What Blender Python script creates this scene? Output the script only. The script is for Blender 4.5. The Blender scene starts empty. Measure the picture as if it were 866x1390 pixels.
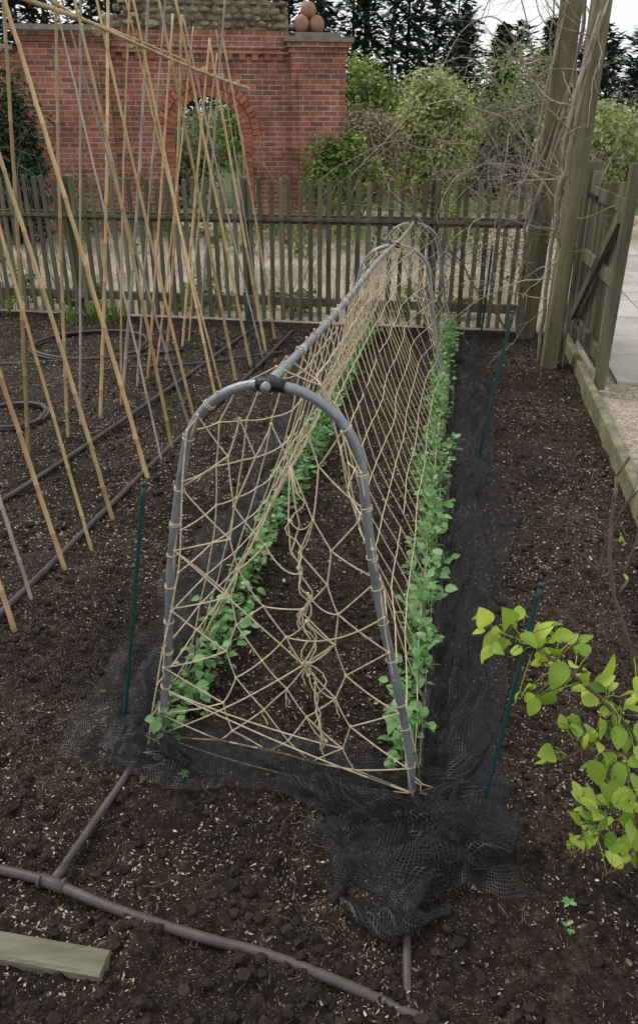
import bpy, math, random
import numpy as np
from mathutils import Vector, Matrix, noise, Quaternion
rnd=random.Random(7)
sc=bpy.context.scene
C5,S5=0.985,0.1714
def R(p,q,z=0.0): return Vector((C5*p+S5*q,-S5*p+C5*q,z))
def ss(a,b,x):
    t=max(0,min(1,(x-a)/(b-a))); return t*t*(3-2*t)
def gh(p,q):
    v=Vector((p,q,0))
    h=noise.noise(v*1.3)*.026+noise.noise(v*6)*.017+noise.noise(v*19+Vector((5,3,1)))*.015+noise.noise(v*47)*.012
    m=ss(.93,.86,p)*ss(6.85,6.7,q)*ss(-6,-5.5,p)
    return h*m
# ---------------- materials
def newmat(name):
    m=bpy.data.materials.new(name); m.use_nodes=True
    nt=m.node_tree; b=nt.nodes['Principled BSDF']; return m,nt,b
def N(nt,t,**k):
    n=nt.nodes.new(t)
    for a,v in k.items():
        if a in n.inputs.keys(): n.inputs[a].default_value=v
        else: setattr(n,a,v)
    return n
def ramp(nt,stops):
    r=nt.nodes.new('ShaderNodeValToRGB'); e=r.color_ramp.elements
    while len(e)<len(stops): e.new(.5)
    for i,(p,c) in enumerate(stops):
        e[i].position=p; e[i].color=(*c,1) if len(c)==3 else c
    return r
def simple(name,c1,c2,scale=8,rough=.8,bump=.3,bscale=60,metal=0,stretch=None,island=0.0,spec=.3,bdist=.01):
    m,nt,b=newmat(name); L=nt.links
    tc=N(nt,'ShaderNodeTexCoord')
    vec=tc.outputs['Object']
    if stretch:
        mp=N(nt,'ShaderNodeMapping'); mp.inputs['Scale'].default_value=stretch; L.new(vec,mp.inputs[0]); vec=mp.outputs[0]
    n=N(nt,'ShaderNodeTexNoise',Scale=scale,Detail=4.0,Roughness=.65); L.new(vec,n.inputs['Vector'])
    r=ramp(nt,[(.3,c1),(.7,c2)]); L.new(n.outputs['Fac'],r.inputs[0])
    col=r.outputs[0]
    if island>0:
        g=N(nt,'ShaderNodeNewGeometry'); hs=N(nt,'ShaderNodeHueSaturation')
        mr=N(nt,'ShaderNodeMapRange'); mr.inputs['To Min'].default_value=1-island; mr.inputs['To Max'].default_value=1+island
        L.new(g.outputs['Random Per Island'],mr.inputs[0]); L.new(mr.outputs[0],hs.inputs['Value']); L.new(col,hs.inputs['Color']); col=hs.outputs[0]
    L.new(col,b.inputs['Base Color'])
    b.inputs['Roughness'].default_value=rough; b.inputs['Metallic'].default_value=metal; b.inputs['Specular IOR Level'].default_value=spec
    if bump:
        n2=N(nt,'ShaderNodeTexNoise',Scale=bscale,Detail=3.0); L.new(vec,n2.inputs['Vector'])
        bp=N(nt,'ShaderNodeBump',Strength=bump,Distance=bdist); L.new(n2.outputs['Fac'],bp.inputs['Height']); L.new(bp.outputs[0],b.inputs['Normal'])
    return m
def leafmat(name,c1,c2,c3=None,rough=.55,trans=.3,nscale=1.0,tint=(1.2,1.3,.6)):
    m,nt,b=newmat(name); L=nt.links
    g=N(nt,'ShaderNodeNewGeometry')
    stops=[(0,c1),(.7,c2)]+([(1,c3)] if c3 else [])
    r=ramp(nt,stops)
    n=N(nt,'ShaderNodeTexNoise',Scale=nscale,Detail=2.0); tc=N(nt,'ShaderNodeTexCoord'); L.new(tc.outputs['Object'],n.inputs['Vector'])
    a=N(nt,'ShaderNodeMath',operation='MULTIPLY_ADD'); L.new(n.outputs['Fac'],a.inputs[0]); a.inputs[1].default_value=1.2
    s=N(nt,'ShaderNodeMath',operation='MULTIPLY_ADD'); L.new(g.outputs['Random Per Island'],s.inputs[0]); s.inputs[1].default_value=.7; s.inputs[2].default_value=-.42
    L.new(s.outputs[0],a.inputs[2]); L.new(a.outputs[0],r.inputs[0])
    L.new(r.outputs[0],b.inputs['Base Color']); b.inputs['Roughness'].default_value=rough; b.inputs['Specular IOR Level'].default_value=.35
    if trans<=0: return m
    t=N(nt,'ShaderNodeBsdfTranslucent')
    mx=N(nt,'ShaderNodeMixRGB',blend_type='MULTIPLY'); mx.inputs[0].default_value=1; mx.inputs[2].default_value=(*tint,1); L.new(r.outputs[0],mx.inputs[1]); L.new(mx.outputs[0],t.inputs[0])
    ms=N(nt,'ShaderNodeMixShader'); ms.inputs[0].default_value=trans
    L.new(b.outputs[0],ms.inputs[1]); L.new(t.outputs[0],ms.inputs[2])
    L.new(ms.outputs[0],nt.nodes['Material Output'].inputs[0])
    return m
def soilmat():
    m,nt,b=newmat('soil'); L=nt.links
    tc=N(nt,'ShaderNodeTexCoord'); v=tc.outputs['Object']
    n=N(nt,'ShaderNodeTexNoise',Scale=1.4,Detail=3.0); L.new(v,n.inputs['Vector'])
    n1=N(nt,'ShaderNodeTexNoise',Scale=38.0,Detail=6.0,Roughness=.75); L.new(v,n1.inputs['Vector'])
    nb=N(nt,'ShaderNodeTexNoise',Scale=2.3,Detail=4.0,Roughness=.6); L.new(v,nb.inputs['Vector'])
    am=N(nt,'ShaderNodeMath',operation='MULTIPLY_ADD'); L.new(nb.outputs['Fac'],am.inputs[0]); am.inputs[1].default_value=.6; am.inputs[2].default_value=-.30
    aa=N(nt,'ShaderNodeMath',operation='ADD'); L.new(n1.outputs['Fac'],aa.inputs[0]); L.new(am.outputs[0],aa.inputs[1])
    r=ramp(nt,[(.34,(.007,.0045,.0036)),(.52,(.026,.016,.012)),(.76,(.09,.062,.045))]); L.new(aa.outputs[0],r.inputs[0])
    vo=N(nt,'ShaderNodeTexVoronoi',Scale=105.0,Randomness=1.0)
    mp=N(nt,'ShaderNodeMapping'); mp.inputs['Scale'].default_value=(1,1.9,1); mp.inputs['Rotation'].default_value=(0,0,.5)
    nw=N(nt,'ShaderNodeTexNoise',Scale=9.0,Detail=1.0); L.new(v,nw.inputs['Vector'])
    wm=N(nt,'ShaderNodeMixRGB',blend_type='ADD'); wm.inputs[0].default_value=.35; L.new(v,wm.inputs[1]); L.new(nw.outputs['Color'],wm.inputs[2])
    L.new(wm.outputs[0],mp.inputs[0]); L.new(mp.outputs[0],vo.inputs['Vector'])
    lt=N(nt,'ShaderNodeMath',operation='LESS_THAN'); L.new(vo.outputs['Distance'],lt.inputs[0]); lt.inputs[1].default_value=.34
    sep=N(nt,'ShaderNodeSeparateColor'); L.new(vo.outputs['Color'],sep.inputs[0])
    ma=N(nt,'ShaderNodeMath',operation='MULTIPLY_ADD'); L.new(n.outputs['Fac'],ma.inputs[0]); ma.inputs[1].default_value=1.9; ma.inputs[2].default_value=-.55
    l2=N(nt,'ShaderNodeMath',operation='LESS_THAN'); L.new(sep.outputs[0],l2.inputs[0]); L.new(ma.outputs[0],l2.inputs[1])
    mu=N(nt,'ShaderNodeMath',operation='MULTIPLY'); L.new(lt.outputs[0],mu.inputs[0]); L.new(l2.outputs[0],mu.inputs[1])
    rc=ramp(nt,[(0,(.08,.058,.042)),(.5,(.18,.135,.10)),(1,(.40,.32,.24))]); L.new(sep.outputs[1],rc.inputs[0])
    mx=N(nt,'ShaderNodeMixRGB'); L.new(mu.outputs[0],mx.inputs[0]); L.new(r.outputs[0],mx.inputs[1]); L.new(rc.outputs[0],mx.inputs[2])
    L.new(mx.outputs[0],b.inputs['Base Color']); b.inputs['Roughness'].default_value=.9; b.inputs['Specular IOR Level'].default_value=.2
    n3=N(nt,'ShaderNodeTexNoise',Scale=90.0,Detail=4.0,Roughness=.7); L.new(v,n3.inputs['Vector'])
    bp=N(nt,'ShaderNodeBump',Strength=1.0,Distance=.016); L.new(n3.outputs['Fac'],bp.inputs['Height']); L.new(bp.outputs[0],b.inputs['Normal'])
    return m
def gravelmat(name,cs,scale=60):
    m,nt,b=newmat(name); L=nt.links
    tc=N(nt,'ShaderNodeTexCoord'); v=tc.outputs['Object']
    vo=N(nt,'ShaderNodeTexVoronoi',Scale=float(scale)); L.new(v,vo.inputs['Vector'])
    sep=N(nt,'ShaderNodeSeparateColor'); L.new(vo.outputs['Color'],sep.inputs[0])
    r=ramp(nt,[(0,cs[0]),(.5,cs[1]),(1,cs[2])]); L.new(sep.outputs[0],r.inputs[0])
    n=N(nt,'ShaderNodeTexNoise',Scale=.9,Detail=5.0); L.new(v,n.inputs['Vector'])
    r2=ramp(nt,[(.35,(.62,.58,.52)),(.65,(1.05,1.03,1.0))]); L.new(n.outputs['Fac'],r2.inputs[0])
    mx=N(nt,'ShaderNodeMixRGB',blend_type='MULTIPLY'); mx.inputs[0].default_value=1; L.new(r.outputs[0],mx.inputs[1]); L.new(r2.outputs[0],mx.inputs[2])
    L.new(mx.outputs[0],b.inputs['Base Color']); b.inputs['Roughness'].default_value=.9
    bp=N(nt,'ShaderNodeBump',Strength=.7,Distance=.01,invert=True); L.new(vo.outputs['Distance'],bp.inputs['Height']); L.new(bp.outputs[0],b.inputs['Normal'])
    return m
def brickmat():
    m,nt,b=newmat('red_brick'); L=nt.links
    tc=N(nt,'ShaderNodeTexCoord'); sp=N(nt,'ShaderNodeSeparateXYZ'); L.new(tc.outputs['Object'],sp.inputs[0])
    ad=N(nt,'ShaderNodeMath',operation='ADD'); L.new(sp.outputs[0],ad.inputs[0]); L.new(sp.outputs[1],ad.inputs[1])
    cb=N(nt,'ShaderNodeCombineXYZ'); L.new(ad.outputs[0],cb.inputs[0]); L.new(sp.outputs[2],cb.inputs[1])
    bt=N(nt,'ShaderNodeTexBrick'); L.new(cb.outputs[0],bt.inputs['Vector'])
    bt.inputs['Scale'].default_value=1; bt.inputs['Brick Width'].default_value=.225; bt.inputs['Row Height'].default_value=.075; bt.inputs['Mortar Size'].default_value=.009
    bt.inputs['Color1'].default_value=(.41,.14,.085,1); bt.inputs['Color2'].default_value=(.20,.075,.055,1); bt.inputs['Mortar'].default_value=(.38,.31,.25,1); bt.inputs['Bias'].default_value=-.05
    n=N(nt,'ShaderNodeTexNoise',Scale=1.9,Detail=7.0,Roughness=.75); L.new(tc.outputs['Object'],n.inputs['Vector'])
    r=ramp(nt,[(.35,(.38,.38,.37)),(.53,(1.0,.97,.97)),(.70,(1.3,1.5,1.6))]); L.new(n.outputs['Fac'],r.inputs[0])
    mx=N(nt,'ShaderNodeMixRGB',blend_type='MULTIPLY'); mx.inputs[0].default_value=.9; L.new(bt.outputs[0],mx.inputs[1]); L.new(r.outputs[0],mx.inputs[2])
    L.new(mx.outputs[0],b.inputs['Base Color']); b.inputs['Roughness'].default_value=.85
    bp=N(nt,'ShaderNodeBump',Strength=.6,Distance=.01,invert=True); L.new(bt.outputs['Fac'],bp.inputs['Height']); L.new(bp.outputs[0],b.inputs['Normal'])
    return m
def netmat():
    m,nt,b=newmat('black_net'); L=nt.links
    uv=N(nt,'ShaderNodeUVMap')
    tc=N(nt,'ShaderNodeTexCoord'); nz=N(nt,'ShaderNodeTexNoise',Scale=6.0,Detail=1.0); L.new(tc.outputs['Object'],nz.inputs['Vector'])
    sc_=N(nt,'ShaderNodeMixRGB',blend_type='ADD'); sc_.inputs[0].default_value=.07; L.new(uv.outputs[0],sc_.inputs[1]); L.new(nz.outputs['Color'],sc_.inputs[2])
    sp=N(nt,'ShaderNodeSeparateXYZ'); L.new(sc_.outputs[0],sp.inputs[0])
    outs=[]
    for i in (0,1):
        mu=N(nt,'ShaderNodeMath',operation='MULTIPLY'); L.new(sp.outputs[i],mu.inputs[0]); mu.inputs[1].default_value=1/.0075
        fr=N(nt,'ShaderNodeMath',operation='FRACT'); L.new(mu.outputs[0],fr.inputs[0])
        lt=N(nt,'ShaderNodeMath',operation='LESS_THAN'); L.new(fr.outputs[0],lt.inputs[0]); lt.inputs[1].default_value=.20
        outs.append(lt)
    mxx=N(nt,'ShaderNodeMath',operation='MAXIMUM'); L.new(outs[0].outputs[0],mxx.inputs[0]); L.new(outs[1].outputs[0],mxx.inputs[1])
    b.inputs['Base Color'].default_value=(.012,.012,.015,1); b.inputs['Roughness'].default_value=.5
    tr=N(nt,'ShaderNodeBsdfTransparent'); ms=N(nt,'ShaderNodeMixShader')
    L.new(mxx.outputs[0],ms.inputs[0]); L.new(tr.outputs[0],ms.inputs[1]); L.new(b.outputs[0],ms.inputs[2]); L.new(ms.outputs[0],nt.nodes['Material Output'].inputs[0])
    return m
M={}
M['soil']=soilmat()
M['gravel']=gravelmat('gravel',[(.20,.17,.135),(.36,.31,.25),(.52,.47,.40)],70)
M['grass']=simple('grass_ground',(.04,.06,.02),(.10,.13,.04),3,.9,.5,40)
M['metal']=simple('galvanised',(.17,.19,.21),(.32,.34,.36),14,.42,.15,90,metal=.4,spec=.5)
M['blackp']=simple('black_plastic',(.012,.012,.013),(.025,.025,.027),20,.4,.1,60)
M['jute']=simple('jute',(.46,.37,.25),(.76,.65,.48),60,.95,.8,500,bdist=.002,spec=.1)
M['bamboo']=simple('bamboo',(.38,.25,.12),(.66,.50,.29),3,.5,.15,30,stretch=(1,1,.4),island=.28)
M['bamboo2']=simple('bamboo_grey',(.28,.24,.21),(.50,.43,.37),4,.65,.2,30,island=.2)
M['pipe']=simple('brown_pipe',(.045,.033,.034),(.095,.072,.074),12,.5,.15,60,spec=.4)
M['green']=simple('green_stake',(.006,.04,.042),(.012,.065,.065),10,.4,.1,60,spec=.5)
M['wood']=simple('weathered_wood',(.07,.062,.042),(.20,.18,.125),9,.85,.6,40,stretch=(1,1,.12),island=.28)
M['woodpost']=simple('post_wood',(.055,.05,.030),(.27,.235,.15),7,.85,.9,30,stretch=(1,1,.14),island=.08)
M['edge']=simple('edging_wood',(.10,.10,.055),(.27,.25,.16),7,.85,.6,40)
M['edge2']=simple('pale_edging_wood',(.10,.10,.07),(.26,.245,.18),14,.9,.8,60,stretch=(.2,1,1))
M['brick']=brickmat()
M['stone']=simple('cap_stone',(.13,.11,.09),(.30,.27,.22),6,.9,.6,30,island=.25)
M['rubble']=simple('rubble_stone',(.12,.10,.075),(.34,.29,.22),9,.9,.8,30,island=.35)
M['terra']=simple('terracotta',(.26,.14,.095),(.42,.26,.18),6,.8,.3,40)
M['slab']=simple('paving_stone',(.36,.33,.29),(.52,.48,.43),3,.85,.3,50,island=.12)
M['tape']=simple('pale_tape',(.32,.33,.33),(.45,.45,.44),8,.6,.2,50)
M['chip']=simple('husk_chips',(.18,.135,.095),(.50,.41,.31),30,.8,0,island=.6)
M['clod']=simple('clods',(.010,.0065,.005),(.045,.030,.022),30,.95,.8,120,island=.4)
M['bark']=simple('bark',(.07,.052,.04),(.17,.13,.10),12,.9,.6,60,island=.25)
M['twig']=simple('pale_twig',(.19,.16,.13),(.44,.37,.30),12,.85,0,60,island=.35)
M['pea']=leafmat('pea_leaf',(.07,.18,.05),(.20,.37,.14),(.36,.52,.27),nscale=14,trans=.25,tint=(1.1,1.25,.5))
M['lime']=leafmat('lime_leaf',(.10,.20,.03),(.34,.46,.06),(.56,.62,.15),nscale=12,trans=.32,rough=.4)
M['conifer']=leafmat('conifer',(.026,.046,.036),(.070,.105,.078),trans=0,nscale=.5)
M['varie']=leafmat('varie',(.15,.19,.07),(.40,.44,.19),(.66,.67,.40),nscale=2.4)
M['pinkb']=leafmat('pinkb',(.14,.12,.075),(.34,.29,.21),(.46,.36,.29),nscale=2.5,tint=(1,1,.8))
M['spring']=leafmat('spring',(.06,.10,.025),(.21,.30,.07),(.40,.47,.18),nscale=1.2)
M['dull']=leafmat('dull',(.055,.07,.04),(.18,.20,.115),(.32,.31,.21),nscale=.8)
M['dead']=leafmat('dead',(.10,.07,.04),(.25,.18,.11),(.33,.25,.17),nscale=2,tint=(1,.9,.7))
M['dark']=leafmat('darkgreen',(.01,.028,.012),(.035,.075,.03),(.06,.11,.04),nscale=1.5)
M['net']=netmat()
# ---------------- mesh builder
class MB:
    def __init__(s): s.v=[];s.f=[];s.m=[]
    def tube(s,pts,rad,n=6,mi=0,cap=True):
        pts=[Vector(p) for p in pts]; k=len(pts)
        if k<2: return
        if not hasattr(rad,'__len__'): rad=[rad]*k
        b=len(s.v); t=(pts[1]-pts[0]).normalized()
        a=t.orthogonal().normalized()
        for i,p in enumerate(pts):
            t2=(pts[min(i+1,k-1)]-pts[max(i-1,0)])
            if t2.length<1e-9: t2=t
            t2.normalize(); a=a-t2*a.dot(t2)
            if a.length<1e-6: a=t2.orthogonal()
            a.normalize(); c=t2.cross(a); t=t2
            for j in range(n):
                an=2*math.pi*j/n
                s.v.append(p+(a*math.cos(an)+c*math.sin(an))*rad[i])
        for i in range(k-1):
            for j in range(n):
                s.f.append((b+i*n+j,b+i*n+(j+1)%n,b+(i+1)*n+(j+1)%n,b+(i+1)*n+j)); s.m.append(mi)
        if cap:
            s.f.append(tuple(b+j for j in reversed(range(n)))); s.m.append(mi)
            s.f.append(tuple(b+(k-1)*n+j for j in range(n))); s.m.append(mi)
    def beam(s,a,b,w,h,side=Vector((1,0,0)),mi=0,bev=.004,top=None):
        a=Vector(a);b=Vector(b);t=(b-a).normalized(); sd=(side-t*side.dot(t)).normalized(); u=t.cross(sd)
        base=len(s.v)
        prof=[(-w/2+bev,-h/2),(w/2-bev,-h/2),(w/2,-h/2+bev),(w/2,h/2-bev),(w/2-bev,h/2),(-w/2+bev,h/2),(-w/2,h/2-bev),(-w/2,-h/2+bev)]
        for p in (a,b):
            for x,y in prof: s.v.append(p+sd*x+u*y)
        for j in range(8):
            s.f.append((base+j,base+(j+1)%8,base+8+(j+1)%8,base+8+j)); s.m.append(mi)
        s.f.append(tuple(base+j for j in reversed(range(8))));s.m.append(mi)
        if top:
            s.v.append(b+t*top); c=len(s.v)-1
            for j in range(8): s.f.append((base+8+j,base+8+(j+1)%8,c)); s.m.append(mi)
        else:
            s.f.append(tuple(base+8+j for j in range(8)));s.m.append(mi)
    def box(s,x0,x1,y0,y1,z0,z1,mi=0):
        b=len(s.v)
        for z in (z0,z1):
            for x,y in ((x0,y0),(x1,y0),(x1,y1),(x0,y1)): s.v.append(Vector((x,y,z)))
        for f in ((3,2,1,0),(4,5,6,7),(0,1,5,4),(1,2,6,5),(2,3,7,6),(3,0,4,7)):
            s.f.append(tuple(b+i for i in f)); s.m.append(mi)
    def ball(s,c,r,mi=0,seg=8,rings=5,jit=0,sc=(1,1,1)):
        b=len(s.v); c=Vector(c)
        s.v.append(c+Vector((0,0,-r*sc[2])))
        for i in range(1,rings):
            ph=-math.pi/2+math.pi*i/rings
            for j in range(seg):
                th=2*math.pi*j/seg; k=1+(rnd.random()-.5)*jit
                s.v.append(c+Vector((math.cos(ph)*math.cos(th)*sc[0],math.cos(ph)*math.sin(th)*sc[1],math.sin(ph)*sc[2]))*r*k)
        s.v.append(c+Vector((0,0,r*sc[2]))); e=len(s.v)-1
        for j in range(seg):
            s.f.append((b,b+1+(j+1)%seg,b+1+j)); s.m.append(mi)
            for i in range(rings-2):
                o=b+1+i*seg; s.f.append((o+j,o+(j+1)%seg,o+seg+(j+1)%seg,o+seg+j)); s.m.append(mi)
            o=b+1+(rings-2)*seg; s.f.append((o+j,o+(j+1)%seg,e)); s.m.append(mi)
    def leaf(s,pos,d,nrm,ln,wd,seg=3,curl=.3,fold=.25,mi=0,wave=0):
        d=Vector(d).normalized(); nrm=Vector(nrm); nrm=(nrm-d*nrm.dot(d))
        if nrm.length<1e-4: nrm=d.orthogonal()
        nrm.normalize(); sd=d.cross(nrm); b=len(s.v); pos=Vector(pos)
        for i in range(seg+1):
            t=i/seg
            p=pos+d*(ln*t)-nrm*(curl*ln*t*t)
            if i in (0,seg):
                s.v.append(p)
            else:
                w=wd*.5*(math.sin(math.pi*t**.8))**.8
                s.v += [p-sd*w+nrm*(fold*w+wave*ln*rnd.uniform(-1,1)), p, p+sd*w+nrm*(fold*w+wave*ln*rnd.uniform(-1,1))]
        f=lambda i,k: b if i==0 else (b+1+(seg-1)*3 if i==seg else b+1+(i-1)*3+k)
        for i in range(seg):
            if i==0:
                s.f+=[(f(0,0),f(1,1),f(1,0)),(f(0,0),f(1,2),f(1,1))]
            elif i==seg-1:
                s.f+=[(f(i,0),f(i,1),f(seg,0)),(f(i,1),f(i,2),f(seg,0))]
            else:
                s.f+=[(f(i,0),f(i,1),f(i+1,1),f(i+1,0)),(f(i,1),f(i,2),f(i+1,2),f(i+1,1))]
            s.m+=[mi,mi]
    def build(s,name,mats,smooth=True,parent=None,mat=None):
        me=bpy.data.meshes.new(name); me.from_pydata([tuple(v) for v in s.v],[],s.f)
        for m in mats: me.materials.append(m)
        me.polygons.foreach_set('material_index',s.m)
        if smooth: me.polygons.foreach_set('use_smooth',[True]*len(s.f))
        me.update(); o=bpy.data.objects.new(name,me); sc.collection.objects.link(o)
        if mat is not None: o.matrix_world=mat
        if parent: o.parent=parent
        return o
def empty(name,m=None):
    o=bpy.data.objects.new(name,None); sc.collection.objects.link(o)
    if m is not None: o.matrix_world=m
    return o
# ---------------- ground
def arange(a,b,s): return list(np.arange(a,b,s))
ps=[-300,-120,-50,-25,-14,-9,-6.5]+arange(-5.5,-1.35,.04)+arange(-1.35,.93,.012)+arange(.93,2.5,.12)+[2.7,3.2,4,6,9,14,25,50,120,300]
qs=[-60,-20,-6,-2,0,.5]+arange(.75,2.6,.011)+arange(2.6,4.2,.022)+arange(4.2,6.86,.04)+[6.95,7.3,8,9,10,12,14,17,20,26,35,50,80,140,300]
g=MB(); nq=len(qs)
for p in ps:
    for q in qs: g.v.append(R(p,q,gh(p,q)))
for i in range(len(ps)-1):
    for j in range(nq-1):
        g.f.append((i*nq+j,(i+1)*nq+j,(i+1)*nq+j+1,i*nq+j+1))
        pc=(ps[i]+ps[i+1])/2; qc=(qs[j]+qs[j+1])/2
        g.m.append(0 if (-6.5<pc<.93 and qc<6.87) else (2 if (qc>17 or pc>9 or pc<-9) else 1))
g.build('ground',[M['soil'],M['gravel'],M['grass']])
rs=np.random.RandomState(3)
mb=MB()
for i in range(11000):
    q=.8+5.8*rs.rand()**1.9; p=-1.5-1.2*(q/6)+rs.rand()*(2.35+1.2*(q/6))
    if p>.86: continue
    r=.0025+.014*rs.rand()**4
    mb.ball(R(p,q,gh(p,q)+r*.15),r,seg=6,rings=4,jit=.9,sc=(1,1,.7))
mb.build('soil_clods',[M['clod']],smooth=False)
mb=MB()
for i in range(85000):
    q=.85+5.8*rs.rand()**1.4; p=-1.7-2.4*(q/6)+rs.rand()*(2.56+2.4*(q/6))
    if p>.86: continue
    dens=noise.noise(Vector((p*1.8,q*1.8,4)))*.8+noise.noise(Vector((p*7,q*7,14)))*.5+.28+ (.34*ss(2.3,3.2,q)) + (.30*ss(-.9,-1.3,p)*ss(2,2.8,q))
    if rs.rand()>dens: continue
    c=R(p,q,gh(p,q)+.0028); a=rs.rand()*6.28; ln=.002+.0042*rs.rand()**1.6; w=ln*(.25+.4*rs.rand())
    if q>2.6: ln*=1.3; w*=1.35
    if rs.rand()<.012: ln*=2.6; w*=.7
    d=Vector((math.cos(a),math.sin(a),(rs.rand()-.5)*.8)); e=Vector((-math.sin(a),math.cos(a),(rs.rand()-.5)*1.2))
    b=len(mb.v); mb.v+= [c-d*ln-e*w*.4,c+e*-w,c+d*ln-e*w*.2,c+d*ln*.5+e*w]
    mb.f.append((b,b+1,b+2,b+3)); mb.m.append(0)
mb.build('husk_mulch',[M['chip']],smooth=False)
mb=MB()
for i in range(320):
    q=.9+4*rs.rand(); p=-1.8+rs.rand()*2.6; a=rs.rand()*6.28; l=.02+.06*rs.rand()
    c=R(p,q,gh(p,q)+.006); pts=[c+Vector((math.cos(a+k*.3),math.sin(a+k*.3),.1*math.sin(k)))*l*k*.5 for k in range(4)]
    mb.tube(pts,.0009,3)
mb.build('dry_straw',[M['dead']])
mb=MB()
for i in range(26):
    q=.95+3.5*rs.rand(); p=-1.3+rs.rand()*2.1
    a=rs.rand()*6.28; mb.leaf(R(p,q,gh(p,q)+.012),(math.cos(a),math.sin(a),.1),(.2,.1,1),.02+.02*rs.rand(),.014,4,.3,.3,wave=.06)
mb.build('dead_leaves',[M['dead']])
# ---------------- tunnel
PC=-.376
HQ=[1.53,4.77,6.55]; HH=[1.11,.965,.90]
def Hh(q): return float(np.interp(q,HQ,HH))
r0=.21; dl=math.radians(10)
prof=[]
fx=r0*math.cos(dl)+(1.11-r0+r0*math.sin(dl))*math.tan(dl)
for i in range(14): 
    t=i/14; prof.append((-fx+(fx-r0*math.cos(dl))*t,(1.11-r0+r0*math.sin(dl))*t))
for i in range(25):
    a=math.pi-dl-(math.pi-2*dl)*i/24; prof.append((r0*math.cos(a),1.11-r0+r0*math.sin(a)))
prof+=[(-x,z) for x,z in reversed(prof[:14])]
cum=[0]
for i in range(1,len(prof)): cum.append(cum[-1]+math.hypot(prof[i][0]-prof[i-1][0],prof[i][1]-prof[i-1][1]))
TL=cum[-1]
def P(u):
    s_=u*TL; return float(np.interp(s_,cum,[a for a,b in prof])),float(np.interp(s_,cum,[b for a,b in prof]))
par=empty('hoop_tunnel')
mb=MB()
for k,(q,h) in enumerate(zip(HQ,HH)):
    pts=[]
    for x,z in prof:
        pts.append(R(PC+x+.008*math.sin(z*7+k),q+(-.045*x/.37 if k==0 else 0),z*h/1.11))
    pts=[pts[0]+Vector((0,0,-.12))]+pts+[pts[-1]+Vector((0,0,-.12))]
    mb.tube(pts,.0113,12)
mb.build('hoops',[M['metal']],parent=par)
mb=MB()
def rz(q): return Hh(q)-.012*math.sin((q-1.5)*1.9)
rp=[R(PC,q,rz(q)) for q in np.linspace(1.50,6.6,30)]
mb.tube(rp,.0105,12)
q=1.9
while q<6.4:
    l=.015+.03*rnd.random()
    mb.tube([R(PC,q,rz(q)),R(PC,q+l,rz(q+l))],.0116,12,mi=1); q+=rnd.uniform(.15,.5)
mb.build('ridge_pole',[M['metal'],M['tape']],parent=par)
mb=MB()
for q,h in zip(HQ,HH):
    pts=[R(PC+r0*math.sin(a)+(.008*math.sin(1.11*7) if q<2 else 0),q+(-.045*r0*math.sin(a)/.37 if q<2 else 0),(1.11-r0+r0*math.cos(a))*h/1.11) for a in np.linspace(-.15,.15,7)]
    mb.tube(pts,.0155,14)
    mb.tube([R(PC,q-.004,h-.002),R(PC,q+.035,Hh(q+.035)-.003)],.0150,14)
mb.build('connectors',[M['blackp']],parent=par)
# ---------------- jute net
mb=MB()
def surf(q,u):
    x,z=P(u); h=Hh(q)/1.11
    d=min(abs(q-c) for c in HQ); w=ss(0,.55,d)
    a=abs(2*u-1)
    sx=math.copysign(1,u-.5)*(fx*(a**1.12)); sz=1.11*(1-a)
    x=x*(1-w)+sx*w; z=z*(1-w)+sz*w
    x*=1.04
    return PC+x,q,z*h
def jit(i,j,s):
    return noise.noise(Vector((i*1.7+.3,j*2.3+.7,s)))
nodes={}
NI=46; NJ=20
for i in range(NI+1):
    for j in range(NJ+1):
        u=j/NJ; a=abs(2*u-1)
        q=1.54+(6.55-1.54)*(i/NI)+.010*jit(i,j,1)*min(1,i)+(.18*a+.04*a*noise.noise(Vector((i*.3,u*2,3))) if 0<i<NI else 0)
        q=max(1.53,min(6.58,q))
        uu=u+.002*jit(i,j,5)+.008*noise.noise(Vector((i*.25,u*4,8)))
        uu=max(.01,min(.99,uu))
        p,qq,z=surf(q,uu)
        sag=.03*math.sin(math.pi*min(1,a*1.1))*(.7+.8*noise.noise(Vector((i*.25,j*.3,9))))
        p-=math.copysign(1,u-.5)*sag
        nodes[i,j]=R(p,qq,max(.012,z+.01-sag*.3+.002*jit(i,j,12)))
def cord(a,b,r=.0019,sag=.012,n=5,side=5,wob=.015):
    a=Vector(a);b=Vector(b);L=(b-a).length
    o=Vector((rnd.uniform(-1,1),rnd.uniform(-1,1),rnd.uniform(-1,1)))*L*wob
    pts=[]
    for k in range(n):
        t=k/(n-1); w=4*t*(1-t)
        pts.append(a.lerp(b,t)+Vector((0,0,-sag*w))+o*w)
    mb.tube(pts,r,side,cap=False)
for i in range(NI+1):
    for j in range(NJ+1):
        A=nodes[i,j]
        if j<NJ: cord(A,nodes[i,j+1],sag=.0015,r=.0021,n=4)
        if i<NI and j not in (10,) and rnd.random()>(.01 if j%2==0 else .08): cord(A,nodes[i+1,j],sag=.003,r=.0018,n=4)
        if i<26: mb.ball(A,.0038,seg=6,rings=4,jit=.3)
def wrap(c,t,r,turns=2.2,rc=.0022,pitch=.006):
    t=Vector(t).normalized(); a=t.orthogonal().normalized(); b2=t.cross(a); pts=[]
    n=int(turns*9)
    for k in range(n+1):
        an=k/9*2*math.pi; pts.append(Vector(c)+(a*math.cos(an)+b2*math.sin(an))*r+t*(k/9*pitch))
    mb.tube(pts,rc,5,cap=False)
def hp(x,z): return R(PC+x+.008*math.sin(z*7),1.53-.045*x/.37,z)
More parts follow.
